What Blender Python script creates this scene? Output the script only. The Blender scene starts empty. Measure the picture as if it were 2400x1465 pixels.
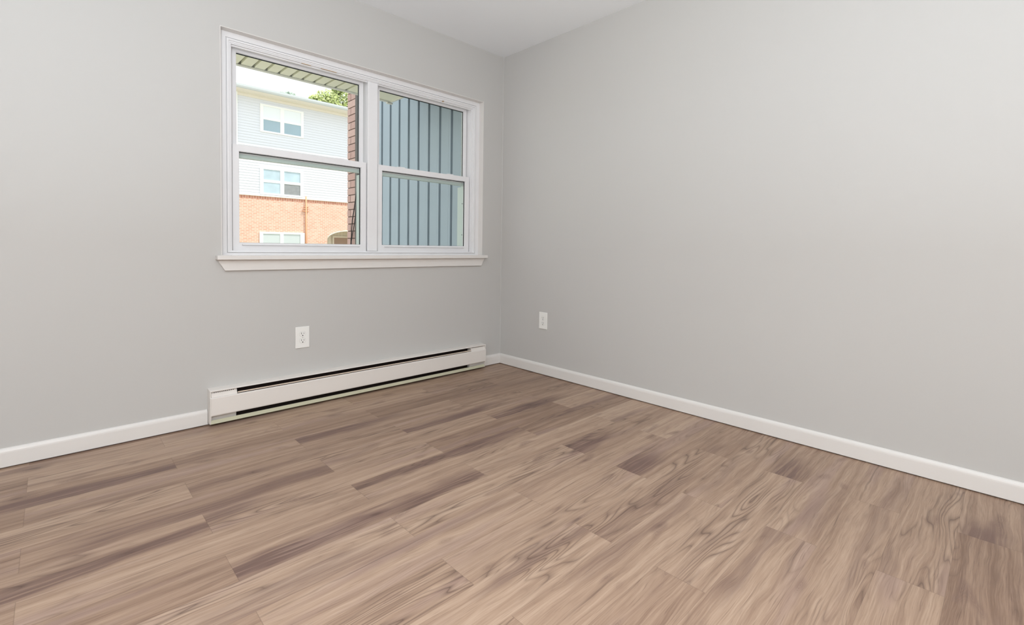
import bpy, bmesh, math, random
from mathutils import Vector, Matrix

scene = bpy.context.scene
COL = scene.collection

# ------------------------------------------------------------------ camera
RES_X, RES_Y = 2400, 1465
F_PX, PP_X, PP_Y = 1122.34, -1.613, -112.62        # focal length and principal point offset in pixels (cropped photo)
YAW, PITCH, ROLL = 0.76503, -0.03429, 0.01362
cd = bpy.data.cameras.new('camera')
cam = bpy.data.objects.new('camera', cd)
COL.objects.link(cam)
cd.sensor_fit = 'HORIZONTAL'
cd.sensor_width = 36.0
cd.lens = 36.0 * F_PX / RES_X
cd.shift_x = -PP_X / RES_X
cd.shift_y = PP_Y / RES_X
cd.clip_start, cd.clip_end = 0.02, 200
_f = Vector((math.sin(YAW) * math.cos(PITCH), math.cos(YAW) * math.cos(PITCH), math.sin(PITCH)))
_r = Vector((math.cos(YAW), -math.sin(YAW), 0))
_u = _r.cross(_f)
_r2 = _r * math.cos(ROLL) + _u * math.sin(ROLL)
_u2 = -_r * math.sin(ROLL) + _u * math.cos(ROLL)
M = Matrix((_r2, _u2, -_f)).transposed().to_4x4()
M.translation = Vector((-2.60987, -2.83733, 0.93180))
cam.matrix_world = M
scene.camera = cam

# ------------------------------------------------------------------ world, sun, room light, exposure
w = bpy.data.worlds.new('sky')
scene.world = w
w.use_nodes = True
bg = w.node_tree.nodes['Background']
bg.inputs['Color'].default_value = (0.90, 0.96, 1.0, 1)
bg.inputs['Strength'].default_value = 1.6

sl = bpy.data.lights.new('sun', 'SUN')
sl.energy = 3.6
sl.angle = math.radians(0.6)
sl.color = (1.0, 0.96, 0.9)
sun = bpy.data.objects.new('sun', sl)
COL.objects.link(sun)
SUN_DIR = Vector((0.383, -0.321, 0.866))
sun.rotation_euler = SUN_DIR.to_track_quat('Z', 'Y').to_euler()

def lamp(name, loc, power, radius, color=(1, 1, 1)):
    l = bpy.data.lights.new(name, 'POINT')
    l.energy = power
    l.shadow_soft_size = radius
    l.color = color
    o = bpy.data.objects.new(name, l)
    o.location = loc
    COL.objects.link(o)
    return o

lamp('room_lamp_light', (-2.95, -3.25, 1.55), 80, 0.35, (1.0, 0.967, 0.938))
ul = bpy.data.lights.new('ceiling_fill', 'AREA')          # unseen fill light added behind the camera to brighten the ceiling
ul.shape, ul.size, ul.energy, ul.color = 'DISK', 0.45, 84, (0.79, 0.907, 1.0)
uo = bpy.data.objects.new('ceiling_fill', ul)
uo.location = (-2.95, -3.05, 0.95)
uo.rotation_euler = (math.pi, 0, 0)
COL.objects.link(uo)

scene.view_settings.view_transform = 'Standard'
scene.view_settings.look = 'None'
scene.view_settings.exposure = 0.0
scene.view_settings.gamma = 1.0
scene.view_settings.use_curve_mapping = False

# ------------------------------------------------------------------ materials
def lin(c):
    c = c / 255.0
    return c / 12.92 if c <= 0.04045 else ((c + 0.055) / 1.055) ** 2.4

def rgb(r, g, b):
    return (lin(r), lin(g), lin(b), 1)

MATS = {}

def nodes_of(name):
    m = bpy.data.materials.new(name)
    m.use_nodes = True
    nt = m.node_tree
    b = nt.nodes['Principled BSDF']
    MATS[name] = m
    return m, nt, b

def spec(b, v):
    b.inputs['Specular IOR Level'].default_value = v

def paint(name, col, rough=0.5, sp=0.3, vary=0.015, scale=3.0, bump=0.0, bscale=300.0, metal=0.0):
    """painted surface: a slight cloudy variation of its colour and an optional fine roller bump"""
    m, nt, b = nodes_of(name)
    tc = nt.nodes.new('ShaderNodeTexCoord')
    n = nt.nodes.new('ShaderNodeTexNoise')
    n.inputs['Scale'].default_value = scale
    n.inputs['Detail'].default_value = 3
    nt.links.new(tc.outputs['Object'], n.inputs['Vector'])
    mx = nt.nodes.new('ShaderNodeMix')
    mx.data_type = 'RGBA'
    c = rgb(*col)
    mx.inputs[6].default_value = tuple(max(0, x * (1 - vary)) for x in c[:3]) + (1,)
    mx.inputs[7].default_value = tuple(min(1, x * (1 + vary)) for x in c[:3]) + (1,)
    nt.links.new(n.outputs['Fac'], mx.inputs[0])
    nt.links.new(mx.outputs[2], b.inputs['Base Color'])
    b.inputs['Roughness'].default_value = rough
    b.inputs['Metallic'].default_value = metal
    spec(b, sp)
    if bump:
        n2 = nt.nodes.new('ShaderNodeTexNoise')
        n2.inputs['Scale'].default_value = bscale
        n2.inputs['Detail'].default_value = 2
        nt.links.new(tc.outputs['Object'], n2.inputs['Vector'])
        bp = nt.nodes.new('ShaderNodeBump')
        bp.inputs['Strength'].default_value = bump
        bp.inputs['Distance'].default_value = 0.001
        nt.links.new(n2.outputs['Fac'], bp.inputs['Height'])
        nt.links.new(bp.outputs['Normal'], b.inputs['Normal'])
    return m

paint('wall_paint', (199, 197, 194), 0.55, 0.25, 0.01, 1.5, 0.05, 260)
paint('ceiling_paint', (246, 248, 250), 0.8, 0.1, 0.008, 1.5, 0.06, 180)
paint('trim_paint', (228, 224, 220), 0.32, 0.4, 0.01, 6)
paint('caulk', (204, 202, 199), 0.5, 0.3, 0.01, 6)
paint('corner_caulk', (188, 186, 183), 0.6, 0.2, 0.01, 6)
paint('vinyl', (235, 234, 235), 0.35, 0.4, 0.006, 8)
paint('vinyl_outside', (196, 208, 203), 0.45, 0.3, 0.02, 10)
paint('gasket', (44, 52, 52), 0.6, 0.2, 0.05, 30)
paint('bare_wood', (190, 162, 128), 0.7, 0.1, 0.1, 60)
paint('plastic_white', (243, 242, 238), 0.3, 0.45, 0.004, 10)
paint('slot_dark', (16, 15, 15), 0.7, 0.1, 0.05, 30)
paint('heater_enamel', (232, 226, 220), 0.35, 0.4, 0.02, 7)
paint('heater_cream', (200, 197, 172), 0.4, 0.35, 0.03, 9)
paint('heater_shade', (40, 30, 27), 0.6, 0.2, 0.15, 12)
paint('heater_deflector', (238, 222, 205), 0.35, 0.4, 0.06, 4)
paint('heater_fin', (92, 84, 78), 0.4, 0.4, 0.1, 30, metal=0.6)
paint('screw_metal', (120, 124, 120), 0.4, 0.5, 0.05, 40, metal=0.7)
paint('soffit_paint', (236, 236, 216), 0.5, 0.25, 0.02, 6)
paint('eave_trim', (222, 222, 214), 0.5, 0.25, 0.02, 6)
paint('wing_siding', (160, 175, 186), 0.45, 0.35, 0.03, 4)
paint('edge_strip_grey', (98, 95, 92), 0.6, 0.2, 0.06, 8)
paint('mortar', (92, 76, 68), 0.9, 0.05, 0.2, 60)
paint('cable_black', (38, 34, 34), 0.5, 0.3, 0.05, 40)
paint('siding_white', (228, 229, 235), 0.5, 0.25, 0.01, 2)
paint('far_trim_white', (248, 248, 246), 0.5, 0.25, 0.005, 2)
paint('far_beige', (238, 231, 220), 0.6, 0.2, 0.02, 3)
paint('far_gutter', (206, 210, 212), 0.45, 0.3, 0.02, 3)
paint('far_pane', (160, 182, 194), 0.25, 0.5, 0.12, 2.5)
paint('far_blind', (238, 242, 245), 0.5, 0.3, 0.03, 3)
paint('far_mint', (200, 208, 208), 0.4, 0.3, 0.03, 3)
paint('far_pane_pale', (184, 202, 212), 0.3, 0.4, 0.2, 3)
paint('far_screen', (150, 152, 154), 0.8, 0.1, 0.2, 12)
paint('far_pipe', (226, 170, 132), 0.5, 0.3, 0.05, 4)
paint('entry_boards', (240, 232, 218), 0.6, 0.2, 0.04, 4)
paint('entry_door', (176, 150, 134), 0.6, 0.2, 0.06, 5)
paint('roof_shingle', (120, 116, 112), 0.9, 0.1, 0.15, 8)
paint('bark', (110, 92, 74), 0.9, 0.05, 0.2, 10)
paint('leaf_green', (206, 216, 150), 0.6, 0.2, 0.35, 1.2)
paint('leaf_pale', (190, 206, 190), 0.6, 0.2, 0.3, 1.2)
paint('bounce_slab_pale', (214, 208, 192), 0.9, 0.05, 0.05, 3)
paint('lawn_grass', (160, 157, 132), 0.9, 0.05, 0.25, 5)

def pier_brick():
    m, nt, b = nodes_of('pier_brick')
    tc = nt.nodes.new('ShaderNodeTexCoord')
    g = nt.nodes.new('ShaderNodeNewGeometry')
    n = nt.nodes.new('ShaderNodeTexNoise')
    n.inputs['Scale'].default_value = 35
    n.inputs['Detail'].default_value = 5
    nt.links.new(tc.outputs['Object'], n.inputs['Vector'])
    r = nt.nodes.new('ShaderNodeValToRGB')
    r.color_ramp.elements[0].color = rgb(194, 161, 153)
    r.color_ramp.elements[1].color = rgb(211, 182, 173)
    nt.links.new(g.outputs['Random Per Island'], r.inputs['Fac'])
    mx = nt.nodes.new('ShaderNodeMix')
    mx.data_type = 'RGBA'
    mx.blend_type = 'MULTIPLY'
    mx.inputs[0].default_value = 0.25
    nt.links.new(r.outputs['Color'], mx.inputs[6])
    nt.links.new(n.outputs['Fac'], mx.inputs[7])
    nt.links.new(mx.outputs[2], b.inputs['Base Color'])
    b.inputs['Roughness'].default_value = 0.9
    spec(b, 0.1)
pier_brick()

def facade_brick(name, c1, c2, mortar, bw, bh, ms, rot=False):
    m, nt, b = nodes_of(name)
    tc = nt.nodes.new('ShaderNodeTexCoord')
    sx = nt.nodes.new('ShaderNodeSeparateXYZ')
    nt.links.new(tc.outputs['Object'], sx.inputs[0])
    cx = nt.nodes.new('ShaderNodeCombineXYZ')
    nt.links.new(sx.outputs['Z' if rot else 'X'], cx.inputs['X'])
    nt.links.new(sx.outputs['X' if rot else 'Z'], cx.inputs['Y'])
    br = nt.nodes.new('ShaderNodeTexBrick')
    br.inputs['Color1'].default_value = rgb(*c1)
    br.inputs['Color2'].default_value = rgb(*c2)
    br.inputs['Mortar'].default_value = rgb(*mortar)
    br.inputs['Scale'].default_value = 1
    br.inputs['Brick Width'].default_value = bw
    br.inputs['Row Height'].default_value = bh
    br.inputs['Mortar Size'].default_value = ms
    br.inputs['Bias'].default_value = -0.1
    nt.links.new(cx.outputs[0], br.inputs['Vector'])
    n = nt.nodes.new('ShaderNodeTexNoise')
    n.inputs['Scale'].default_value = 1.6
    n.inputs['Detail'].default_value = 4
    nt.links.new(tc.outputs['Object'], n.inputs['Vector'])
    mx = nt.nodes.new('ShaderNodeMix')
    mx.data_type = 'RGBA'
    mx.blend_type = 'SOFT_LIGHT'
    mx.inputs[0].default_value = 0.25
    nt.links.new(br.outputs['Color'], mx.inputs[6])
    nt.links.new(n.outputs['Fac'], mx.inputs[7])
    nt.links.new(mx.outputs[2], b.inputs['Base Color'])
    b.inputs['Roughness'].default_value = 0.9
    spec(b, 0.05)
facade_brick('far_brick', (216, 164, 142), (224, 186, 166), (230, 206, 190), 0.2, 0.068, 0.012)
facade_brick('far_soldier', (190, 132, 112), (206, 150, 130), (216, 182, 164), 0.25, 0.105, 0.012, rot=True)

def glass():
    m = bpy.data.materials.new('window_glass')
    m.use_nodes = True
    nt = m.node_tree
    nt.nodes.remove(nt.nodes['Principled BSDF'])
    out = nt.nodes['Material Output']
    t = nt.nodes.new('ShaderNodeBsdfTransparent')
    t.inputs['Color'].default_value = (0.985, 0.993, 0.99, 1)
    gl = nt.nodes.new('ShaderNodeBsdfGlossy')
    gl.inputs['Roughness'].default_value = 0.02
    fr = nt.nodes.new('ShaderNodeFresnel')
    fr.inputs['IOR'].default_value = 1.25
    mx = nt.nodes.new('ShaderNodeMixShader')
    nt.links.new(fr.outputs[0], mx.inputs[0])
    nt.links.new(t.outputs[0], mx.inputs[1])
    nt.links.new(gl.outputs[0], mx.inputs[2])
    nt.links.new(mx.outputs[0], out.inputs['Surface'])
    MATS['window_glass'] = m
glass()

def floor_material():
    """vinyl planks: every plank carries its own seed, tone and heartwood stripe as mesh attributes"""
    m, nt, b = nodes_of('plank_vinyl')
    N, L = nt.nodes, nt.links

    def math_(op, a, c=None, clamp=False):
        n = N.new('ShaderNodeMath')
        n.operation = op
        n.use_clamp = clamp
        for i, v in enumerate((a, c)):
            if v is None:
                continue
            if isinstance(v, (int, float)):
                n.inputs[i].default_value = v
            else:
                L.new(v, n.inputs[i])
        return n.outputs[0]

    def smooth(v, a, c):
        n = N.new('ShaderNodeMapRange')
        n.interpolation_type = 'SMOOTHSTEP'
        L.new(v, n.inputs['Value'])
        for k, x in (('From Min', a), ('From Max', c)):
            if isinstance(x, (int, float)):
                n.inputs[k].default_value = x
            else:
                L.new(x, n.inputs[k])
        return n.outputs['Result']

    uv = N.new('ShaderNodeUVMap')
    uv.uv_map = 'UVMap'
    s = N.new('ShaderNodeSeparateXYZ')
    L.new(uv.outputs[0], s.inputs[0])
    U, V = s.outputs['X'], s.outputs['Y']
    a1 = N.new('ShaderNodeAttribute')
    a1.attribute_name = 'plank_a'
    a2 = N.new('ShaderNodeAttribute')
    a2.attribute_name = 'plank_b'
    s1 = N.new('ShaderNodeSeparateColor')
    L.new(a1.outputs['Color'], s1.inputs[0])
    s2 = N.new('ShaderNodeSeparateColor')
    L.new(a2.outputs['Color'], s2.inputs[0])
    seed, amount, centre = s1.outputs[0], s1.outputs[1], s1.outputs[2]
    u0, u1, tone = s2.outputs[0], s2.outputs[1], s2.outputs[2]
    half = a1.outputs['Alpha']

    def noise(su, sv, off, detail=2, rough=0.5, vin=None):
        c = N.new('ShaderNodeCombineXYZ')
        L.new(math_('MULTIPLY', U, su), c.inputs['X'])
        L.new(math_('MULTIPLY', vin if vin is not None else V, sv), c.inputs['Y'])
        L.new(math_('ADD', math_('MULTIPLY', seed, 61.0), off), c.inputs['Z'])
        n = N.new('ShaderNodeTexNoise')
        n.inputs['Scale'].default_value = 1
        n.inputs['Detail'].default_value = detail
        n.inputs['Roughness'].default_value = rough
        L.new(c.outputs[0], n.inputs['Vector'])
        return n.outputs['Fac']

    warp = noise(3.2, 16, 5.0, 2)
    vw = math_('ADD', V, math_('MULTIPLY', math_('SUBTRACT', warp, 0.5), 0.035))
    # growth rings: contour lines of a stretched, warped field
    field = noise(1.5, 13, 11.0, 1.2, 0.45, vw)
    ring = math_('SINE', math_('MULTIPLY', field, 46.0))
    ring = math_('POWER', math_('ABSOLUTE', ring), 0.42)
    ring_dark = math_('SUBTRACT', 1.0, ring)                      # thin dark lines
    ring_mask = smooth(noise(2.0, 8, 23.0, 2), 0.44, 0.62)
    cathedral = math_('ADD', 0.35, math_('MULTIPLY', 0.75, smooth(math_('FRACT', math_('MULTIPLY', seed, 7.31)), 0.40, 0.60)))
    ring_dark = math_('MULTIPLY', math_('MULTIPLY', ring_dark, ring_mask), cathedral)
    # soft long streaks and fine fibre
    streak = noise(1.1, 42, 31.0, 3, 0.55, vw)
    fibre = noise(9.0, 330, 43.0, 3, 0.6, vw)
    mineral = smooth(noise(1.8, 60, 57.0, 2, 0.5, vw), 0.64, 0.76)
    blotch = noise(2.4, 10, 71.0, 2)
    # heartwood stripe
    d = math_('ABSOLUTE', math_('SUBTRACT', math_('ADD', V, math_('MULTIPLY', math_('SUBTRACT', warp, 0.5), 0.13)), centre))
    stripe = math_('SUBTRACT', 1.0, smooth(d, math_('MULTIPLY', half, 0.25), math_('MULTIPLY', half, 1.35)))
    along = math_('MULTIPLY', smooth(U, math_('SUBTRACT', u0, 0.12), math_('ADD', u0, 0.05)),
                  math_('SUBTRACT', 1.0, smooth(U, math_('SUBTRACT', u1, math_('MULTIPLY', math_('SUBTRACT', u1, u0), 0.42)), u1)))
    stripe = math_('MULTIPLY', math_('MULTIPLY', stripe, along), amount, True)
    split = smooth(noise(1.6, 75, 113.0, 3, 0.6, vw), 0.34, 0.56)
    stripe = math_('MULTIPLY', stripe, math_('ADD', 0.42, math_('MULTIPLY', split, 0.62)), True)

    ramp = N.new('ShaderNodeValToRGB')
    e = ramp.color_ramp.elements
    e[0].position, e[0].color = 0.26, rgb(*FLOOR_C[0])
    e[1].position, e[1].color = 0.74, rgb(*FLOOR_C[3])
    for p, c in ((0.42, FLOOR_C[1]), (0.57, FLOOR_C[2])):
        x = e.new(p)
        x.color = rgb(*c)
    base_v = math_('ADD', math_('ADD', math_('MULTIPLY', streak, 0.66), math_('MULTIPLY', fibre, 0.46)),
                   math_('ADD', math_('ADD', math_('MULTIPLY', blotch, 0.04), -0.08), math_('MULTIPLY', math_('SUBTRACT', tone, 0.5), 0.30)))
    L.new(base_v, ramp.inputs['Fac'])

    def mix(fac, a, col, mode='MIX'):
        n = N.new('ShaderNodeMix')
        n.data_type = 'RGBA'
        n.blend_type = mode
        if isinstance(fac, (int, float)):
            n.inputs[0].default_value = fac
        else:
            L.new(fac, n.inputs[0])
        L.new(a, n.inputs[6])
        n.inputs[7].default_value = col
        return n.outputs[2]

    c = ramp.outputs['Color']
    mauve = math_('MULTIPLY', smooth(noise(1.3, 12, 83.0, 1), 0.55, 0.75), 0.45)
    c = mix(mauve, c, rgb(*FLOOR_C[5]))
    c = mix(stripe, c, rgb(*FLOOR_C[4]))
    c = mix(math_('MULTIPLY', ring_dark, 0.85, True), c, rgb(*FLOOR_C[6]))
    c = mix(math_('MULTIPLY', mineral, 0.5), c, rgb(*FLOOR_C[6]))
    knot_n = noise(5.5, 17, 131.0, 1, 0.4, vw)
    knot = smooth(knot_n, 0.765, 0.86)
    halo = math_('MULTIPLY', smooth(knot_n, 0.64, 0.76), math_('ADD', 0.35, math_('MULTIPLY', math_('ABSOLUTE', math_('SINE', math_('MULTIPLY', knot_n, 160.0))), 0.5)))
    c = mix(math_('MULTIPLY', halo, 0.6), c, rgb(*FLOOR_C[4]))
    c = mix(math_('MULTIPLY', knot, 0.6), c, rgb(70, 52, 46))
    dash = smooth(noise(8.0, 330, 97.0, 3, 0.6, vw), 0.585, 0.70)
    c = mix(math_('MULTIPLY', dash, 0.38), c, rgb(*FLOOR_C[6]))
    # seams (UV z-free: distance to the plank edges in metres)
    a3 = N.new('ShaderNodeAttribute')
    a3.attribute_name = 'plank_len'
    ev = math_('MINIMUM', V, math_('SUBTRACT', PLANK_W, V))
    eu = math_('MINIMUM', U, math_('SUBTRACT', a3.outputs['Fac'], U))
    seam = math_('SUBTRACT', 1.0, smooth(math_('MINIMUM', math_('MULTIPLY', ev, 1.6), eu), 0.0004, 0.0014))
    c = mix(math_('MULTIPLY', seam, 0.30), c, rgb(84, 66, 56))
    L.new(c, b.inputs['Base Color'])
    b.inputs['Roughness'].default_value = 0.42
    spec(b, 0.3)
    bp = N.new('ShaderNodeBump')
    bp.inputs['Strength'].default_value = 0.12
    bp.inputs['Distance'].default_value = 0.0008
    L.new(math_('SUBTRACT', fibre, math_('MULTIPLY', seam, 1.5)), bp.inputs['Height'])
    L.new(bp.outputs['Normal'], b.inputs['Normal'])
    return m

PLANK_W = 0.1505
# dark tan, tan, light tan, pale, heartwood brown, mauve grey, line brown
FLOOR_C = [(132, 106, 89), (155, 128, 109), (173, 146, 125), (189, 163, 142), (116, 91, 82), (162, 136, 127), (88, 67, 59)]
floor_material()

# ------------------------------------------------------------------ mesh helpers
class MB:
    def __init__(self):
        self.bm = bmesh.new()

    def box(self, x0, x1, y0, y1, z0, z1, bevel=0.0, mat=0, seg=2):
        bm = self.bm
        x0, x1 = min(x0, x1), max(x0, x1)
        y0, y1 = min(y0, y1), max(y0, y1)
        z0, z1 = min(z0, z1), max(z0, z1)
        vs = [bm.verts.new((x, y, z)) for x in (x0, x1) for y in (y0, y1) for z in (z0, z1)]
        fs = [bm.faces.new([vs[i] for i in q]) for q in
              ((0, 1, 3, 2), (4, 6, 7, 5), (0, 4, 5, 1), (2, 3, 7, 6), (0, 2, 6, 4), (1, 5, 7, 3))]
        for f in fs:
            f.material_index = mat
        if bevel:
            es = {e for f in fs for e in f.edges}
            r = bmesh.ops.bevel(bm, geom=list(es), offset=bevel, offset_type='OFFSET', segments=seg, profile=0.5, affect='EDGES')
            for f in r['faces']:
                f.material_index = mat
        return self

    def prism(self, pts, axis, a, b, mat=0):
        """pts: closed outline in the two other axes (in x,y,z order), swept along axis from a to b"""
        bm = self.bm
        def mk(p, t):
            c = list(p)
            c.insert(axis, t)
            return bm.verts.new(c)
        A = [mk(p, a) for p in pts]
        B = [mk(p, b) for p in pts]
        n = len(pts)
        fs = [bm.faces.new(A[::-1]), bm.faces.new(B)]
        for i in range(n):
            j = (i + 1) % n
            fs.append(bm.faces.new((A[i], A[j], B[j], B[i])))
        for f in fs:
            f.material_index = mat
        return self

    def ring(self, x0, x1, z0, z1, wl, wr, wb, wt, y0, y1, bevel=0.0, mat=0):
        """mitred rectangular frame in the x-z plane, y0 the room side"""
        bm = self.bm
        O = [(x0, z0), (x1, z0), (x1, z1), (x0, z1)]
        I = [(x0 + wl, z0 + wb), (x1 - wr, z0 + wb), (x1 - wr, z1 - wt), (x0 + wl, z1 - wt)]
        vo = [[bm.verts.new((p[0], y, p[1])) for p in O] for y in (y0, y1)]
        vi = [[bm.verts.new((p[0], y, p[1])) for p in I] for y in (y0, y1)]
        fs = []
        for i in range(4):
            j = (i + 1) % 4
            fs += [bm.faces.new((vo[0][i], vo[0][j], vi[0][j], vi[0][i])), bm.faces.new((vo[1][j], vo[1][i], vi[1][i], vi[1][j])),
                   bm.faces.new((vo[0][j], vo[0][i], vo[1][i], vo[1][j])), bm.faces.new((vi[0][i], vi[0][j], vi[1][j], vi[1][i]))]
        for f in fs:
            f.material_index = mat
        if bevel:
            es = [e for f in fs for e in f.edges]
            es = [e for e in set(es) if len(e.link_faces) == 2 and e.calc_face_angle(0) > 0.3]
            r = bmesh.ops.bevel(bm, geom=es, offset=bevel, offset_type='OFFSET', segments=2, profile=0.5, affect='EDGES')
            for f in r['faces']:
                f.material_index = mat
        return self

    def tube(self, pts, rad, seg=10, mat=0):
        bm = self.bm
        P = [Vector(p) for p in pts]
        rings = []
        for i, p in enumerate(P):
            t = (P[min(i + 1, len(P) - 1)] - P[max(i - 1, 0)]).normalized()
            a = t.orthogonal().normalized() if i == 0 else (rings_a - t * rings_a.dot(t)).normalized()
            rings_a = a
            bb = t.cross(a)
            rings.append([bm.verts.new(p + (a * math.cos(2 * math.pi * k / seg) + bb * math.sin(2 * math.pi * k / seg)) * rad) for k in range(seg)])
        for i in range(len(rings) - 1):
            for k in range(seg):
                f = bm.faces.new((rings[i][k], rings[i][(k + 1) % seg], rings[i + 1][(k + 1) % seg], rings[i + 1][k]))
                f.material_index = mat
                f.smooth = True
        bm.faces.new(rings[0][::-1]).material_index = mat
        bm.faces.new(rings[-1]).material_index = mat
        return self

    def quad(self, a, b, c, d, mat=0):
        f = self.bm.faces.new([self.bm.verts.new(p) for p in (a, b, c, d)])
        f.material_index = mat
        return f

def root_of(o):
    while o.parent:
        o = o.parent
    return o

def build(name, mb, mats, parent=None, origin=None, recalc=True):
    """ONE mesh object; world coordinates in the builder become local to the thing's base"""
    bm = mb.bm
    if recalc:
        bmesh.ops.recalc_face_normals(bm, faces=bm.faces)
    if parent is not None:
        org = root_of(parent).location.copy()
    elif origin is not None:
        org = Vector(origin)
    else:
        xs = [v.co.x for v in bm.verts]
        ys = [v.co.y for v in bm.verts]
        zs = [v.co.z for v in bm.verts]
        org = Vector(((min(xs) + max(xs)) / 2, (min(ys) + max(ys)) / 2, min(zs)))
    for v in bm.verts:
        v.co -= org
    me = bpy.data.meshes.new(name)
    bm.to_mesh(me)
    bm.free()
    for m in ([mats] if isinstance(mats, str) else mats):
        me.materials.append(MATS[m])
    o = bpy.data.objects.new(name, me)
    COL.objects.link(o)
    if parent is not None:
        o.parent = parent
    else:
        o.location = org
    return o

def tag(o, label=None, cat=None, group=None, kind=None):
    if label:
        o['label'] = label
    if cat:
        o['category'] = cat
    if group:
        o['group'] = group
    if kind:
        o['kind'] = kind
    return o

def thing(name, loc, label, cat, group=None, kind=None):
    o = bpy.data.objects.new(name, None)
    o.location = loc
    o.empty_display_size = 0.1
    COL.objects.link(o)
    return tag(o, label, cat, group, kind)

# ------------------------------------------------------------------ room shell
RX0, RY0, H = -4.3, -4.4, 2.44            # the room runs x RX0..0, y RY0..0, z 0..H; window wall is y=0, plain wall is x=0
T = 0.20
OX0, OX1, OZ0, OZ1 = -1.974, -0.201, 0.858, 2.050   # rough opening

mb = MB()
mb.box(RX0 - T, OX0, 0, T, -0.15, 2.58).box(OX1, T, 0, T, -0.15, 2.58)
mb.box(OX0, OX1, 0, T, -0.15, OZ0).box(OX0, OX1, 0, T, OZ1, 2.58)
tag(build('wall_left', mb, 'wall_paint'), 'grey painted wall with the double window and the baseboard heater', 'wall', kind='structure')
tag(build('wall_right', MB().box(0, T, RY0 - T, 0, -0.15, 2.58), 'wall_paint'), 'plain grey painted wall meeting the window wall in the corner', 'wall', kind='structure')
tag(build('wall_back', MB().box(RX0 - T, RX0, RY0 - T, 0, -0.15, 2.58), 'wall_paint'), 'grey painted side wall of the room opposite the plain wall', 'wall', kind='structure')
tag(build('wall_front', MB().box(RX0, 0, RY0 - T, RY0, -0.15, 2.58), 'wall_paint'), 'grey painted wall of the room opposite the window wall', 'wall', kind='structure')
tag(build('ceiling', MB().box(RX0, 0, RY0, 0, H, 2.58), 'ceiling_paint'), 'flat white ceiling above the grey walls', 'ceiling', kind='structure')
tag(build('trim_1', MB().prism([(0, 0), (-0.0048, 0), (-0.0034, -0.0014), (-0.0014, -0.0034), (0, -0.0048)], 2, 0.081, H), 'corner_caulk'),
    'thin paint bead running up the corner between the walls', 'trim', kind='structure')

# floor: one mesh, one quad per plank
def build_floor():
    rnd = random.Random(7)
    y_first = -0.036 + PLANK_W
    LEN = 0.909
    XE, XO = -0.430, -0.872
    # (row, index of plank counted from the right wall) -> amount, centre, half width, u0, u1, tone
    special = {}
    def sp(row, x_left, amount, centre, half, u0, u1, tone=0.5):
        special[(row, round(x_left, 2))] = (amount, centre, half, u0, u1, tone)
    bm = bmesh.new()
    uvl = bm.loops.layers.uv.new('UVMap')
    la = bm.loops.layers.float_color.new('plank_a')
    lb = bm.loops.layers.float_color.new('plank_b')
    ll = bm.loops.layers.float.new('plank_len')
    P = {}
    for (row, xl, am, ce, ha, ua, ub, to) in FLOOR_FEATURES:
        P[(row, round(xl, 1))] = (am, ce, ha, ua, ub, to)
    row = -1
    while True:
        yt = y_first - PLANK_W * (row + 1)       # the edge nearer the window
        yb = yt - PLANK_W
        if yt < RY0:
            break
        x_start = XE if row % 2 == 0 else XO
        k = -1
        while True:
            xl = x_start - LEN * k
            xr = xl + LEN
            k += 1
            if xr < RX0:
                break
            if xl > 0:
                continue
            key = (row, round(xl, 1))
            seed = rnd.random()
            tone = 0.5 + rnd.uniform(-0.5, 0.5)
            if rnd.random() < 0.42:
                am, ce, ha = rnd.uniform(0.25, 0.7), rnd.uniform(0.01, 0.14), rnd.uniform(0.018, 0.05)
                ua = rnd.choice((-0.2, rnd.uniform(0, 0.5)))
                ub = ua + rnd.uniform(0.35, 1.0)
            else:
                am, ce, ha, ua, ub = 0.0, 0.05, 0.03, 0.0, 0.5
            if key in P:
                am, ce, ha, ua, ub, tone = P[key]
            cx0, cx1 = max(xl, RX0), min(xr, 0)
            cy0, cy1 = max(yb, RY0), min(yt, 0)
            if cx1 - cx0 < 1e-4 or cy1 - cy0 < 1e-4:
                continue
            vs = [bm.verts.new((x, y, 0)) for x, y in ((cx0, cy0), (cx1, cy0), (cx1, cy1), (cx0, cy1))]
            f = bm.faces.new(vs)
            for lp in f.loops:
                x, y = lp.vert.co.x, lp.vert.co.y
                lp[uvl].uv = (x - xl, yt - y)
                lp[la] = (seed, am, ce, ha)
                lp[lb] = (ua, ub, tone, 1)
                lp[ll] = LEN
        row += 1
    # the slab under the planks
    vs = [bm.verts.new(p) for p in ((RX0, RY0, 0), (0, RY0, 0), (0, 0, 0), (RX0, 0, 0))]
    vb = [bm.verts.new(p) for p in ((RX0, RY0, -0.15), (0, RY0, -0.15), (0, 0, -0.15), (RX0, 0, -0.15))]
    for i in range(4):
        j = (i + 1) % 4
        bm.faces.new((vs[i], vs[j], vb[j], vb[i]))
    bm.faces.new(vb)
    m = MB()
    m.bm = bm
    return build('floor', m, 'plank_vinyl', origin=(0, 0, 0), recalc=True)

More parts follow.
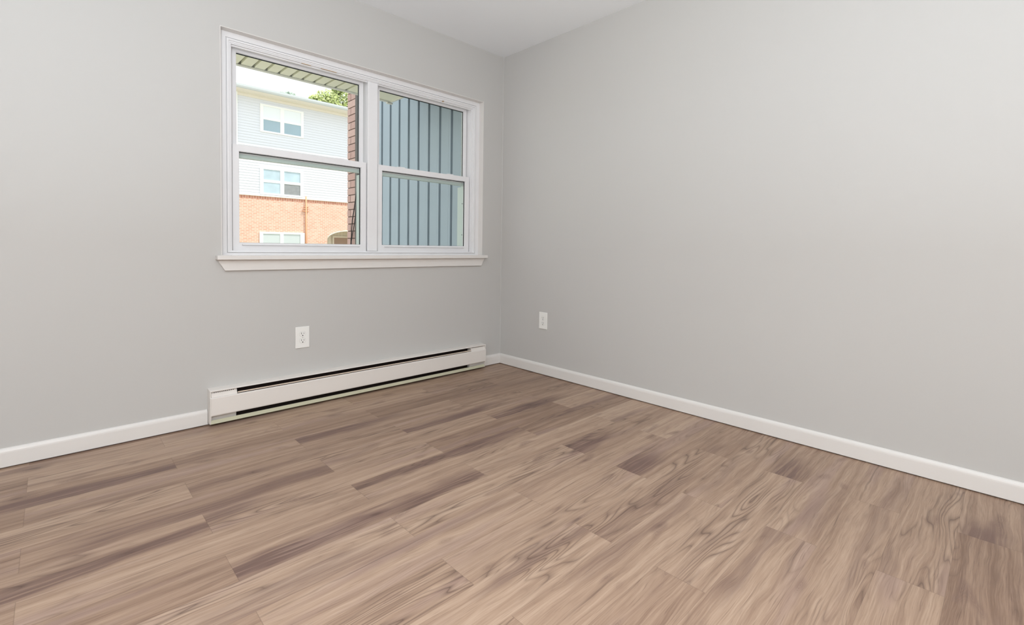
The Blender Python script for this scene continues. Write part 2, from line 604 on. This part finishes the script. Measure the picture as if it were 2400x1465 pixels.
# row, x of the plank's left end, stripe amount, stripe centre across (0 at the window side), half width, from, to, tone
FLOOR_FEATURES = [
    (2, -3.2, 0.95, 0.10, 0.05, 0.30, 1.30, 0.35),
    (3, -1.8, 1.0, 0.03, 0.055, -0.2, 0.75, 0.45),
    (3, -2.7, 0.5, 0.11, 0.03, -0.2, 0.6, 0.55),
    (4, -1.3, 1.0, 0.11, 0.045, -0.2, 0.85, 0.55),
    (5, -0.9, 1.0, 0.12, 0.05, -0.2, 0.7, 0.5),
    (5, -2.7, 0.75, 0.105, 0.045, 0.15, 1.3, 0.35),
    (5, -1.8, 0.45, 0.03, 0.02, -0.2, 0.5, 0.55),
    (5, -3.6, 0.7, 0.10, 0.05, 0.2, 1.0, 0.4),
    (6, -3.2, 0.9, 0.10, 0.045, 0.0, 1.4, 0.5),
    (6, -2.2, 0.7, 0.04, 0.04, -0.2, 0.30, 0.55),
    (7, -1.8, 0.95, 0.03, 0.045, -0.2, 1.4, 0.5),
    (7, -2.7, 0.0, 0.03, 0.045, 0, 1, 0.6),
    (8, -2.2, 1.0, 0.11, 0.05, -0.2, 1.4, 0.55),
    (8, -1.3, 0.15, 0.11, 0.03, -0.2, 0.4, 0.7),
    (9, -0.9, 0.95, 0.07, 0.055, -0.2, 0.42, 0.5),
    (9, -1.8, 0.0, 0, 0.03, 0, 1, 0.75),
    (10, -1.3, 0.25, 0.03, 0.03, -0.2, 0.5, 0.55),
    (10, -2.2, 0.35, 0.03, 0.03, 0.3, 1.0, 0.7),
    (11, -0.9, 0.95, 0.06, 0.06, -0.2, 0.35, 0.5),
    (11, -1.8, 0.2, 0.07, 0.03, 0.0, 0.6, 0.75),
    (12, -1.3, 0.5, 0.10, 0.035, -0.2, 0.8, 0.55),
    (12, -2.2, 0.6, 0.03, 0.025, 0.5, 1.2, 0.75),
    (13, -0.9, 0.45, 0.04, 0.03, 0.1, 0.6, 0.55),
    (13, -1.8, 0.5, 0.03, 0.03, 0.25, 1.1, 0.7),
    (14, -0.4, 0.9, 0.07, 0.06, -0.2, 0.3, 0.45),
    (14, -1.3, 0.15, 0.07, 0.03, 0, 0.5, 0.75),
    (15, -0.9, 0.4, 0.10, 0.03, 0.1, 0.6, 0.65),
    (15, -1.8, 0.5, 0.03, 0.03, 0.5, 1.2, 0.7),
    (16, -0.4, 0.3, 0.11, 0.03, 0, 0.4, 0.6),
    (16, -1.3, 0.4, 0.10, 0.03, 0.3, 1.2, 0.65),
    (17, -0.9, 0.4, 0.03, 0.03, -0.2, 0.3, 0.6),
    (18, -0.4, 0.85, 0.07, 0.06, -0.2, 0.22, 0.45),
]
tag(build_floor(), 'brown wood-look plank floor running along the window wall', 'floor', kind='structure')

# baseboards: flat board with a rounded top edge, a hair above the planks
BB = [(0, 0.0055), (-0.013, 0.0055), (-0.013, 0.062), (-0.0122, 0.068), (-0.0104, 0.0735), (-0.0072, 0.078), (-0.0035, 0.0805), (0, 0.081)]
HX0, HX1 = -2.040, -0.205               # the heater's ends
def baseboard_y(x0, x1):                # along the window wall (profile in y,z)
    return MB().prism(BB, 0, x0, x1)
def baseboard_x(y0, y1):
    return MB().prism(BB, 1, y0, y1)
tag(build('baseboard_left', baseboard_y(RX0, HX0 - 0.004), 'trim_paint'), 'white baseboard on the window wall ending at the heater', 'baseboard', kind='structure')
tag(build('baseboard_left', baseboard_y(HX1 + 0.006, 0), 'trim_paint'), 'short white baseboard between the heater and the corner', 'baseboard', kind='structure')
tag(build('baseboard_right', baseboard_x(RY0, -0.0125), 'trim_paint'), 'long white baseboard along the plain grey wall', 'baseboard', kind='structure')

# ------------------------------------------------------------------ the window
win = thing('window_1', (-1.1, 0, OZ0), 'white double window of two sash units above the heater', 'window', kind='structure')

# painted liner of the recess in the wall
LX0, LX1, LZ1, LY = -1.971, -0.204, 2.047, 0.047
mb = MB()
mb.box(OX0, LX0, 0.0, LY + 0.03, 0.8735, OZ1).box(LX1, OX1, 0.0, LY + 0.03, 0.8735, OZ1).box(LX0, LX1, 0.0, LY + 0.03, LZ1, OZ1)
build('recess_liner', mb, 'trim_paint', win)
# stool and apron
mb = MB()
mb.box(-2.002, -0.180, -0.046, 0.0, 0.851, 0.8735, 0.0025)
mb.box(OX0, OX1, 0.0, LY + 0.03, 0.860, 0.8735)
build('window_stool', mb, 'trim_paint', win)
build('apron', MB().prism([(-1.996, 0.851), (-0.187, 0.851), (-0.222, 0.794), (-1.961, 0.794)], 1, -0.016, 0), 'trim_paint', win)

# moulded casing at the back of the recess: flat, groove, bead, two small steps
mb = MB()
zb = 0.8735
so = to = bo = 0.0
for (dw, dt, db, y, bv) in ((0.033, 0.028, 0.012, LY, 0.0015), (0.004, 0.004, 0.003, LY + 0.007, 0.0), (0.010, 0.009, 0.005, LY - 0.002, 0.0025),
                            (0.007, 0.007, 0.003, LY + 0.005, 0.001), (0.006, 0.006, 0.002, LY + 0.010, 0.001)):
    mb.ring(LX0 + so, LX1 - so, zb + bo, LZ1 - to, dw, dw, db, dt, y, 0.071, bv)
    so += dw
    to += dt
    bo += db
build('window_casing', mb, 'vinyl', win)

# vinyl master frames with the mullion between them
FX = ((LX0 + 0.01, -1.086), (-1.086, LX1 - 0.01))
FI = ((-1.906, -1.120), (-1.052, -0.268))             # inner edges of each frame
zt = LZ1 - 0.012
mb = MB()
for (a, b), (ia, ib) in zip(FX, FI):
    mb.ring(a, b, zb, zt, ia - a, b - ib, 0.024, zt - 2.004, 0.0705, 0.188, 0.002)
    mb.box(ia, ib, 0.0705, 0.082, 1.986, 2.006, 0.001)          # parting strip below the head
build('window_frame', mb, 'vinyl', win)
build('mullion_cover', MB().box(-1.1255, -1.0565, 0.062, 0.0715, zb + 0.026, 1.994, 0.003), 'vinyl', win)
for xa, xb in ((-1.545, -1.49), (-1.43, -1.335)):
    tag(build('weatherstrip', MB().box(xa, xb, 0.0575, 0.062, 1.9905, 1.9955), 'bare_wood', win), 'tan strip of bare wood')
build('weatherstrip', MB().box(-0.547, -0.533, 0.057, 0.063, 1.9885, 1.9955), 'bare_wood', win)
# outer side jamb channel, seen through the panes
for i, (ia, ib) in enumerate(FI):
    ch = build('jamb_channel', MB().box(ib - 0.004, ib + 0.001, 0.114, 0.228, zb + 0.03, 1.406, 0.001).box(ib - 0.004, ib + 0.001, 0.150, 0.186, 1.406, 1.998, 0.001), 'vinyl_outside', win)
    for zz in ((1.275, 1.03) if i else (1.02,)):
        build('screw', MB().tube([(ib - 0.006, 0.165, zz), (ib - 0.003, 0.165, zz)], 0.0045, 10), 'screw_metal', ch)

SL = ((-1.9015, -1.1270), (-1.0450, -0.2740))         # lower sashes, outer edges
SU = ((-1.9005, -1.1325), (-1.0425, -0.2775))         # upper sashes
for (x0, x1), (a0, a1) in zip(SL, SU):
    # upper sash (outer track)
    us = build('upper_sash', MB().ring(a0, a1, 1.427, 2.003, 0.027, 0.021, 0.036, 0.024, 0.116, 0.147, 0.0025), 'vinyl', win)
    build('interlock_strip', MB().box(a0 + 0.002, a1 - 0.002, 0.1145, 0.146, 1.408, 1.428, 0.0015), 'vinyl_outside', us)  # outer vinyl colour, also carrying the strip's shade behind the glass
    gx0, gx1, gz0, gz1 = a0 + 0.027, a1 - 0.021, 1.463, 1.979
    build('glazing_bead', MB().ring(gx0 - 0.001, gx1 + 0.001, gz0 - 0.001, gz1 + 0.001, 0.004, 0.004, 0.004, 0.003, 0.121, 0.129, 0.001), 'vinyl', us)
    build('gasket', MB().ring(gx0, gx1, gz0, gz1, 0.004, 0.0068, 0.004, 0.0062, 0.1295, 0.134), 'gasket', us)
    build('pane', MB().box(gx0 + 0.001, gx1 - 0.001, 0.131, 0.1335, gz0 + 0.001, gz1 - 0.001), 'window_glass', us)
    # lower sash (room side)
    ls = build('lower_sash', MB().ring(x0, x1, 0.896, 1.473, 0.031, 0.034, 0.042, 0.035, 0.080, 0.112, 0.0025), 'vinyl', win)
    gx0, gx1, gz0, gz1 = x0 + 0.031, x1 - 0.034, 0.938, 1.438
    build('glazing_bead', MB().ring(gx0 - 0.001, gx1 + 0.001, gz0 - 0.001, gz1 + 0.001, 0.004, 0.003, 0.004, 0.003, 0.085, 0.092, 0.001), 'vinyl', ls)
    build('gasket', MB().ring(gx0, gx1, gz0, gz1, 0.0045, 0.0068, 0.004, 0.0052, 0.0925, 0.097), 'gasket', ls)
    build('pane', MB().box(gx0 + 0.001, gx1 - 0.001, 0.094, 0.0965, gz0 + 0.001, gz1 - 0.001), 'window_glass', ls)
    build('lift_rail', MB().prism([(0.0805, 0.9335), (0.068, 0.9335), (0.068, 0.929), (0.072, 0.9275), (0.0805, 0.925)], 0, x0 + 0.045, x1 - 0.048), 'vinyl', ls)
    for fx in (0.235, 0.775):
        cx = x0 + (x1 - x0) * fx
        build('tilt_latch', MB().prism([(cx - 0.034, 1.4725), (cx + 0.030, 1.4725), (cx + 0.024, 1.4785), (cx - 0.026, 1.4785)], 1, 0.084, 0.106), 'vinyl', ls)

# ------------------------------------------------------------------ baseboard heater
ht = thing('baseboard_heater', ((HX0 + HX1) / 2, -0.03, 0), 'long white electric baseboard heater on the wall under the window', 'heater')
SX0, SX1 = -1.918, -0.342               # the open slots run between the end plates
build('back_panel', MB().box(HX0 + 0.002, HX1 - 0.002, -0.004, -0.0005, 0.012, 0.188), 'heater_enamel', ht)
tag(build('cavity_shade_sheet', MB().box(SX0 - 0.02, SX1 + 0.02, -0.0075, -0.0045, 0.016, 0.184), 'heater_shade', ht), 'dark sheet standing in for the shade inside the heater')  # thin dark sheet: the shade behind the slots given as colour
# hood: flat top tipping forward into a lip
build('hood', MB().prism([(-0.0005, 0.1885), (-0.050, 0.1862), (-0.0555, 0.1850), (-0.057, 0.1832), (-0.057, 0.1800), (-0.0555, 0.1800), (-0.0555, 0.1825), (-0.050, 0.1840), (-0.0005, 0.1862)], 0, HX0, HX1 + 0.004), 'heater_enamel', ht)
# front panel with folded edges
build('front_panel', MB().prism([(-0.054, 0.1505), (-0.0605, 0.1485), (-0.063, 0.146), (-0.063, 0.062), (-0.061, 0.0565), (-0.052, 0.0535), (-0.052, 0.056), (-0.0595, 0.059), (-0.061, 0.063), (-0.061, 0.1455), (-0.054, 0.148)], 0, HX0 + 0.003, HX1 - 0.002), 'heater_enamel', ht)
tag(build('deflector', MB().prism([(-0.030, 0.150), (-0.0535, 0.1540), (-0.0555, 0.1600), (-0.0545, 0.1605), (-0.0520, 0.1555), (-0.030, 0.1515)], 0, SX0 + 0.003, SX1 - 0.002), 'heater_deflector', ht), 'pale peach deflector strip in the slot')
# bottom rail
tag(build('bottom_rail', MB().prism([(-0.004, 0.012), (-0.052, 0.012), (-0.054, 0.014), (-0.050, 0.032), (-0.0485, 0.0325), (-0.047, 0.031), (-0.0505, 0.0155), (-0.004, 0.0145)], 0, HX0 + 0.002, HX1 - 0.006), 'heater_cream', ht), 'cream green bottom rail')
# fins of the heating element
mb = MB()
x = SX0 + 0.05
while x < SX1 - 0.05:
    mb.box(x, x + 0.0012, -0.044, -0.012, 0.062, 0.118)
    x += 0.011
mb.tube([(SX0 + 0.01, -0.028, 0.09), (SX1 - 0.01, -0.028, 0.09)], 0.007, 10)
build('heating_element', mb, 'heater_fin', ht)
# perforated end plates
for a, b, nh in ((HX0 + 0.005, SX0, 11), (SX1, HX1 - 0.003, 12)):
    ep = build('end_plate', MB().prism([(-0.0045, 0.184), (-0.040, 0.1815), (-0.0475, 0.1685), (-0.0535, 0.151), (-0.0515, 0.062), (-0.034, 0.060), (-0.030, 0.024), (-0.0045, 0.024)], 0, a, b), 'heater_enamel', ht)
    # vent holes sit on the sloping shoulder
    hb = MB()
    for k in range(nh):
        cx = a + 0.014 + (b - a - 0.030) * k / (nh - 1)
        p = Vector((cx, -0.0452, 0.1724))
        n = Vector((0, -0.866, 0.5))
        hb.tube([p - n * 0.0006, p + n * 0.0009], 0.0021, 8)
    tag(build('vent_holes', hb, 'slot_dark', ep), 'row of small dark vent holes')
# end caps
for x0, x1 in ((HX0 - 0.002, HX0 + 0.003), (HX1 - 0.003, HX1 + 0.003)):
    build('end_cap', MB().prism([(-0.0005, 0.187), (-0.046, 0.185), (-0.055, 0.1815), (-0.0555, 0.151), (-0.0605, 0.147), (-0.0605, 0.058), (-0.050, 0.012), (-0.0005, 0.012)], 0, x0, x1), 'heater_enamel', ht)

# ------------------------------------------------------------------ outlets
def outlet(loc, to_world, label):
    """local frame: a along the wall, n out of the wall, z up; to_world maps (a,n,z) to an offset"""
    o = thing('wall_outlet', loc, label, 'outlet', 'white wall outlets')
    def conv(m):
        for v in m.bm.verts:
            v.co = Vector(loc) + to_world(v.co.x, v.co.y, v.co.z)
        return m
    def disc(cx, cz, r0, r1, n0, n1, flat=None, seg=28):
        bm_ = MB()
        pts = []
        for k in range(seg):
            t = 2 * math.pi * k / seg
            px, pz = r0 * math.cos(t), r1 * math.sin(t)
            if flat:
                pz = max(-flat, min(flat, pz))
            pts.append((cx + px, cz + pz))
        bm_.prism(pts, 1, n0, n1)
        return bm_
    p = MB()
    W2, H2 = 0.0395, 0.062
    # plate: bevelled dish
    for (x0, x1, z0, z1, n0, n1, bv) in ((-W2, W2, -H2, H2, 0.0, 0.0062, 0.0028),):
        p.box(x0, x1, n0, n1, z0, z1, bv, 0, 3)
    build('plate', conv(p), 'plastic_white', o)
    for cz in (0.0195, -0.0195):
        gap = build('socket_rim', conv(disc(0, cz, 0.0182, 0.0182, 0.0058, 0.0064, 0.0148)), 'caulk', o)
        rec = build('receptacle', conv(disc(0, cz, 0.0170, 0.0170, 0.006, 0.0076, 0.0138)), 'plastic_white', o)
        s = MB()
        s.box(-0.0078, -0.0054, 0.0074, 0.0079, cz - 0.001, cz + 0.0085)
        s.box(0.0056, 0.0076, 0.0074, 0.0079, cz - 0.0005, cz + 0.0075)
        build('slots', conv(s), 'slot_dark', rec)
        g = MB()
        g.prism([(0.0032 * math.cos(t), cz - 0.0085 + 0.003 * math.sin(t)) for t in [2 * math.pi * k / 14 for k in range(14)]], 1, 0.0074, 0.0079)
        build('ground_hole', conv(g), 'slot_dark', rec)
    build('screw', conv(disc(0, 0, 0.0026, 0.0026, 0.006, 0.0070)), 'caulk', o)
    return o

outlet((-1.5645, 0, 0.397), lambda a, n, z: Vector((a, -n, z)), 'white duplex outlet on the window wall above the heater')
outlet((0, -0.4695, 0.400), lambda a, n, z: Vector((-n, a, z)), 'white duplex outlet on the plain wall beside the corner')

# ------------------------------------------------------------------ outside: this building's eave, wing wall and pier
eave = thing('roof_eave', (-2.4, 0.7, 2.3), 'pale green ribbed eave soffit just outside above the window', 'eave')
EX0, EX1, EY = -5.2, -0.262, 1.285
# ribbed soffit: boards with recessed grooves between
mb = MB()
GR = 0.0935
x = -0.7215
edges = []
while x > EX0:
    edges.append(x)
    x -= GR
xs_ = [EX1 - 0.012] + edges
for a, b in zip(xs_, xs_[1:]):
    mb.box(b + 0.010 if True else b, a - 0.010 if a != xs_[0] else a, T, EY, 2.300, 2.345, 0.002)
mb.box(EX0, EX1 - 0.012, T, EY, 2.330, 2.40)
build('soffit', mb, 'soffit_paint', eave)
mb = MB()
mb.box(EX0, EX1, EY - 0.004, EY + 0.014, 2.292, 2.47, 0.002)
mb.box(EX1 - 0.020, EX1, T, EY, 2.292, 2.47, 0.002)
mb.box(EX0, EX1, EY - 0.022, EY - 0.004, 2.2935, 2.30)
build('edge_trim', mb, 'eave_trim', eave)
build('drip_bracket', MB().box(EX1 - 0.045, EX1 + 0.012, EY - 0.01, EY + 0.02, 2.282, 2.292, 0.002), 'eave_trim', eave)
tag(build('roof', MB().box(RX0 - 0.6, 0.022, RY0 - 0.5, 1.31, 2.59, 2.75), 'roof_shingle'), 'flat roof deck over the room and its eave', 'roof', kind='structure')

# wing wall: vertical panels, each with a narrow strip and a deep seam
WX = 0.030
pts = []
y = 0.205
WY1 = 2.575
seams = [0.711 + 0.1818 * (k - 3) for k in range(14)]
prof = [(WX, y)]
for ys in seams:
    if ys < y + 0.06 or ys > WY1 - 0.02:
        continue
    prof += [(WX, ys - 0.009), (WX + 0.055, ys - 0.008), (WX + 0.055, ys + 0.008), (WX - 0.010, ys + 0.009), (WX - 0.010, ys + 0.040), (WX + 0.004, ys + 0.042), (WX + 0.004, ys + 0.048), (WX - 0.004, ys + 0.050), (WX, ys + 0.062)]
prof += [(WX, WY1), (WX + 0.17, WY1), (WX + 0.17, y)]
tag(build('siding_wall', MB().prism(prof, 2, -0.2, 3.2), 'wing_siding'), 'grey blue metal wall with vertical seams outside the narrower right view', 'wall', kind='structure')

# brick pier at the end of the wing wall
pier = thing('brick_pier', (0.11, 2.68, -0.2), 'narrow brown brick pier at the end of the grey blue siding', 'pier')
PY0, PY1, CH = 2.580, 2.782, 0.0868
mor = MB().box(0.007, 0.215, PY0 + 0.007, PY1 - 0.007, -0.2, 3.2)
build('mortar', mor, 'mortar', pier)
mb = MB()
z = 1.543 - 20 * CH
k = 0
while z < 3.1:
    z0, z1 = z + 0.005, z + CH - 0.005
    jt = 2.6955
    if k % 2 == 1:
        mb.box(0, 0.104, PY0, jt - 0.005, z0, z1, 0.0015)
        mb.box(0, 0.104, jt + 0.005, PY1, z0, z1, 0.0015)
        mb.box(0.114, 0.222, PY0, jt - 0.005, z0, z1, 0.0015)
        mb.box(0.114, 0.222, jt + 0.005, PY1, z0, z1, 0.0015)
    else:
        mb.box(0, 0.104, PY0, PY1, z0, z1, 0.0015)
        mb.box(0.114, 0.222, PY0, PY1, z0, z1, 0.0015)
    z += CH
    k += 1
build('bricks', mb, 'pier_brick', pier)

tag(build('edge_strip', MB().box(-0.001, 0.026, 2.515, 2.579, -0.2, 3.2, 0.002), 'edge_strip_grey', pier), 'dark grey strip beside the bricks')

cb = MB()
cb.tube([(-0.012, 2.50, 1.62), (-0.016, 2.525, 1.50), (-0.02, 2.565, 1.35), (-0.022, 2.60, 1.24), (-0.022, 2.62, 1.12), (-0.022, 2.625, 1.05), (-0.022, 2.64, 0.95), (-0.02, 2.66, 0.4), (-0.02, 2.66, -0.18)], 0.006, 8)
cb.tube([(-0.012, 2.50, 1.62), (-0.013, 2.512, 1.45), (-0.014, 2.53, 1.30), (-0.018, 2.56, 1.18), (-0.02, 2.60, 1.08), (-0.02, 2.63, 0.98), (-0.012, 2.655, 0.5), (-0.012, 2.66, -0.18)], 0.005, 8)
tag(build('cable', cb, 'cable_black'), 'loose black cable hanging down in front of the brick pier', 'cable')

tag(build('bounce_slab', MB().box(-8, 6, T, 7.5, -0.35, -0.18), 'bounce_slab_pale'), 'pale slab added outside to bounce light up to the soffit', 'bounce_slab', kind='structure')  # unseen pale ground, added to throw sunlight up under the eave
tag(build('lawn', MB().box(-30, 40, T, 45, -0.35, -0.2), 'lawn_grass'), 'green lawn between the two buildings', 'lawn', kind='structure')

# ------------------------------------------------------------------ outside: the building across the lawn
D = 20.0
apt = thing('apartment_building', (5.0, D, -0.2), 'white sided apartment block with a brick ground floor across the lawn', 'building')
AX0, AX1 = -3.0, 15.0
AR0, AR1, ARC, ARR = 6.98, 9.2, 1.22, 0.43            # arched entry
# lap siding: every course leans out at its foot; the lap shows as a thin shadow
mb = MB()
prof = [(D + 0.25, 3.10), (D, 3.10)]
z = 3.10
CS = 0.116
while z < 7.30:
    z2 = min(z + CS, 7.36)
    prof += [(D - 0.022, z + 0.001), (D - 0.002, z2)]
    z = z2
prof += [(D + 0.25, 7.36)]
build('siding', mb.prism(prof, 0, AX0, AX1), 'siding_white', apt)
# brick wall with the arched opening
n = 16
arc = [((AR0 + AR1) / 2 - (AR1 - AR0) / 2 * math.cos(math.pi * k / n), ARC + ARR * math.sin(math.pi * k / n)) for k in range(n + 1)]
mb = MB()
mb.box(AX0, AR0, D - 0.02, D + 0.25, -0.2, 2.92)
mb.box(AR1, AX1, D - 0.02, D + 0.25, -0.2, 2.92)
for (xa, za), (xb, zb_) in zip(arc, arc[1:]):
    mb.prism([(xa, za), (xb, zb_), (xb, 2.92), (xa, 2.92)], 1, D - 0.02, D + 0.25)
build('brick_wall', mb, 'far_brick', apt)
build('soldier_course', MB().box(AX0, AX1, D - 0.024, D + 0.25, 2.92, 3.05), 'far_soldier', apt)
build('ledge', MB().box(AX0, AX1, D - 0.07, D + 0.2, 3.05, 3.115, 0.01), 'far_beige', apt)
build('frieze', MB().box(AX0, AX1, D - 0.045, D + 0.02, 7.25, 7.37), 'far_beige', apt)
mb = MB().box(AX0 - 0.4, AX1 + 0.4, 19.27, D + 0.25, 7.36, 7.40)
mb.box(AX0 - 0.4, AX1 + 0.4, 19.62, 19.64, 7.352, 7.36)
build('soffit', mb, 'far_beige', apt)
build('gutter', MB().prism([(19.27, 7.355), (19.20, 7.375), (19.17, 7.43), (19.16, 7.505), (19.18, 7.505), (19.27, 7.49)], 0, AX0 - 0.4, AX1 + 0.4), 'far_gutter', apt)
build('roof', MB().prism([(19.20, 7.47), (24.5, 8.45), (24.5, 8.3), (19.27, 7.38)], 0, AX0 - 0.4, AX1 + 0.4), 'roof_shingle', apt)
build('downspout', MB().box(3.03, 3.12, D - 0.10, D - 0.025, -0.2, 7.40, 0.01), 'far_trim_white', apt)
# arched entry: boarded wall and door inside
mb = MB()
mb.box(AR0 - 0.1, AR1 + 0.1, D + 1.05, D + 1.12, -0.2, 1.9)
mb.box(AR0 - 0.12, AR0, D + 0.25, D + 1.12, -0.2, 1.9)
mb.box(AR1, AR1 + 0.12, D + 0.25, D + 1.12, -0.2, 1.9)
mb.box(AR0 - 0.12, AR1 + 0.12, D + 0.25, D + 1.12, 1.9, 2.0)
xx = AR0
while xx < AR1:
    mb.box(xx, xx + 0.02, D + 1.03, D + 1.05, -0.2, 1.9)
    xx += 0.16
build('entry_porch', mb, 'entry_boards', apt)
arm = MB()
for (xa, za), (xb, zb_) in zip(arc, arc[1:]):
    arm.prism([(xa, za), (xb, zb_), (xb, zb_ + 0.035), (xa, za + 0.035)], 1, D - 0.035, D - 0.02)
build('arch_trim', arm, 'far_beige', apt)
dr = build('entry_door', MB().box(7.75, 8.65, D + 0.99, D + 1.03, -0.2, 1.34, 0.005), 'entry_door', apt)
build('door_frame', MB().ring(7.67, 8.73, -0.2, 1.42, 0.08, 0.08, 0.01, 0.08, D + 0.98, D + 1.03), 'entry_boards', dr)

def far_window(x0, x1, z0, z1, pl, pr, rails, mats):
    """frame with two sash columns; rails: list of (z low, z high) of the bars; mats: panes from top to bottom per column"""
    f = MB().ring(x0, x1, z0, z1, pl[0] - x0, x1 - pr[1], 0.07, 0.08, D - 0.06, D + 0.0, 0.008)
    f.box(pl[1], pr[0], D - 0.055, D, z0 + 0.02, z1 - 0.02, 0.005)
    for za, zb_ in rails:
        f.box(pl[0], pl[1], D - 0.05, D, za, zb_, 0.004)
        f.box(pr[0], pr[1], D - 0.05, D, za, zb_, 0.004)
    fr = build('window', f, 'far_trim_white', apt)
    levels = [z1 - 0.08] + [v for r in sorted(rails, reverse=True) for v in (r[1], r[0])] + [z0 + 0.07]
    for ci, (a, b) in enumerate((pl, pr)):
        for i in range(0, len(levels), 2):
            build('pane', MB().box(a, b, D - 0.032, D - 0.026, levels[i + 1], levels[i]), mats[ci][i // 2], fr)
    return fr

far_window(4.01, 5.86, 5.86, 7.07, (4.14, 4.84), (5.01, 5.74), [(6.41, 6.50)], (('far_blind', 'far_pane'), ('far_blind', 'far_pane')))
far_window(4.00, 5.84, 3.14, 4.33, (4.13, 4.83), (5.0, 5.71), [(3.68, 3.79)], (('far_pane_pale', 'far_pane_pale'), ('far_pane_pale', 'far_screen')))
far_window(3.97, 5.90, 0.30, 1.50, (4.11, 4.82), (4.97, 5.71), [(0.85, 0.95)], (('far_mint', 'far_mint'), ('far_mint', 'far_mint')))

mb = MB()
mb.tube([(5.96, D - 0.07, 3.20), (5.96, D - 0.07, -0.2)], 0.032, 10)
mb.box(5.80, 6.08, D - 0.09, D - 0.02, 2.50, 2.53)
mb.box(5.83, 6.08, D - 0.09, D - 0.02, 2.61, 2.64)
mb.box(5.87, 6.08, D - 0.09, D - 0.02, 2.70, 2.725)
build('conduit', mb, 'far_pipe', apt)

# ------------------------------------------------------------------ trees behind that building
def tree(loc, blobs, leaf_mat, label, seed, n, size):
    rnd = random.Random(seed)
    t = thing('tree', loc, label, 'tree', 'trees behind the apartment block')
    x, y, zg = loc
    top = max(b[2] for b in blobs)
    tr = MB()
    tr.tube([(x, y, zg), (x + 0.05, y, zg + 3), (x - 0.1, y, zg + 6.5), (x, y, top - 1.9)], 0.16, 10)
    for b in blobs:
        tr.tube([(x, y, min(zg + 6.0, b[2] - 1)), ((x + b[0]) / 2, (y + b[1]) / 2, b[2] - 0.9), (b[0], b[1], b[2] - 0.2)], 0.03, 6)
    build('trunk', tr, 'bark', t)
    m = MB()
    for _ in range(n):
        bx, by, bz, br = rnd.choice(blobs)
        v = Vector((rnd.gauss(0, 1), rnd.gauss(0, 1), rnd.gauss(0, 1))).normalized() * br * rnd.random() ** 0.45
        c = Vector((bx, by, bz)) + Vector((v.x, v.y, v.z * 0.85))
        a = Vector((rnd.gauss(0, 1), rnd.gauss(0, 1), rnd.gauss(0, 1))).normalized()
        b_ = a.orthogonal().normalized()
        s = size * rnd.uniform(0.6, 1.3)
        m.quad(c - a * s, c + b_ * s * 0.5, c + a * s, c - b_ * s * 0.5)
    build('foliage', m, leaf_mat, t, recalc=False)
    return t

tree((12.0, 30, -0.2), [(11.2, 30, 10.9, 0.85), (12.4, 30.2, 11.3, 1.1), (13.6, 30, 11.2, 1.2), (10.4, 29.9, 10.6, 0.55), (12.9, 29.6, 10.2, 1.2), (11.6, 29.8, 10.0, 1.0), (14.8, 30.2, 10.9, 1.3), (12.0, 30, 12.0, 0.6)],
     'leaf_green', 'yellow green leafy tree rising above the far roof beside the brick pier', 3, 8000, 0.115)
tree((8.75, 31, -0.2), [(8.6, 31, 10.75, 0.42), (9.05, 31, 10.85, 0.45), (8.85, 31.2, 10.2, 0.7)],
     'leaf_pale', 'small pale tree top just showing over the far gutter', 5, 1500, 0.09)
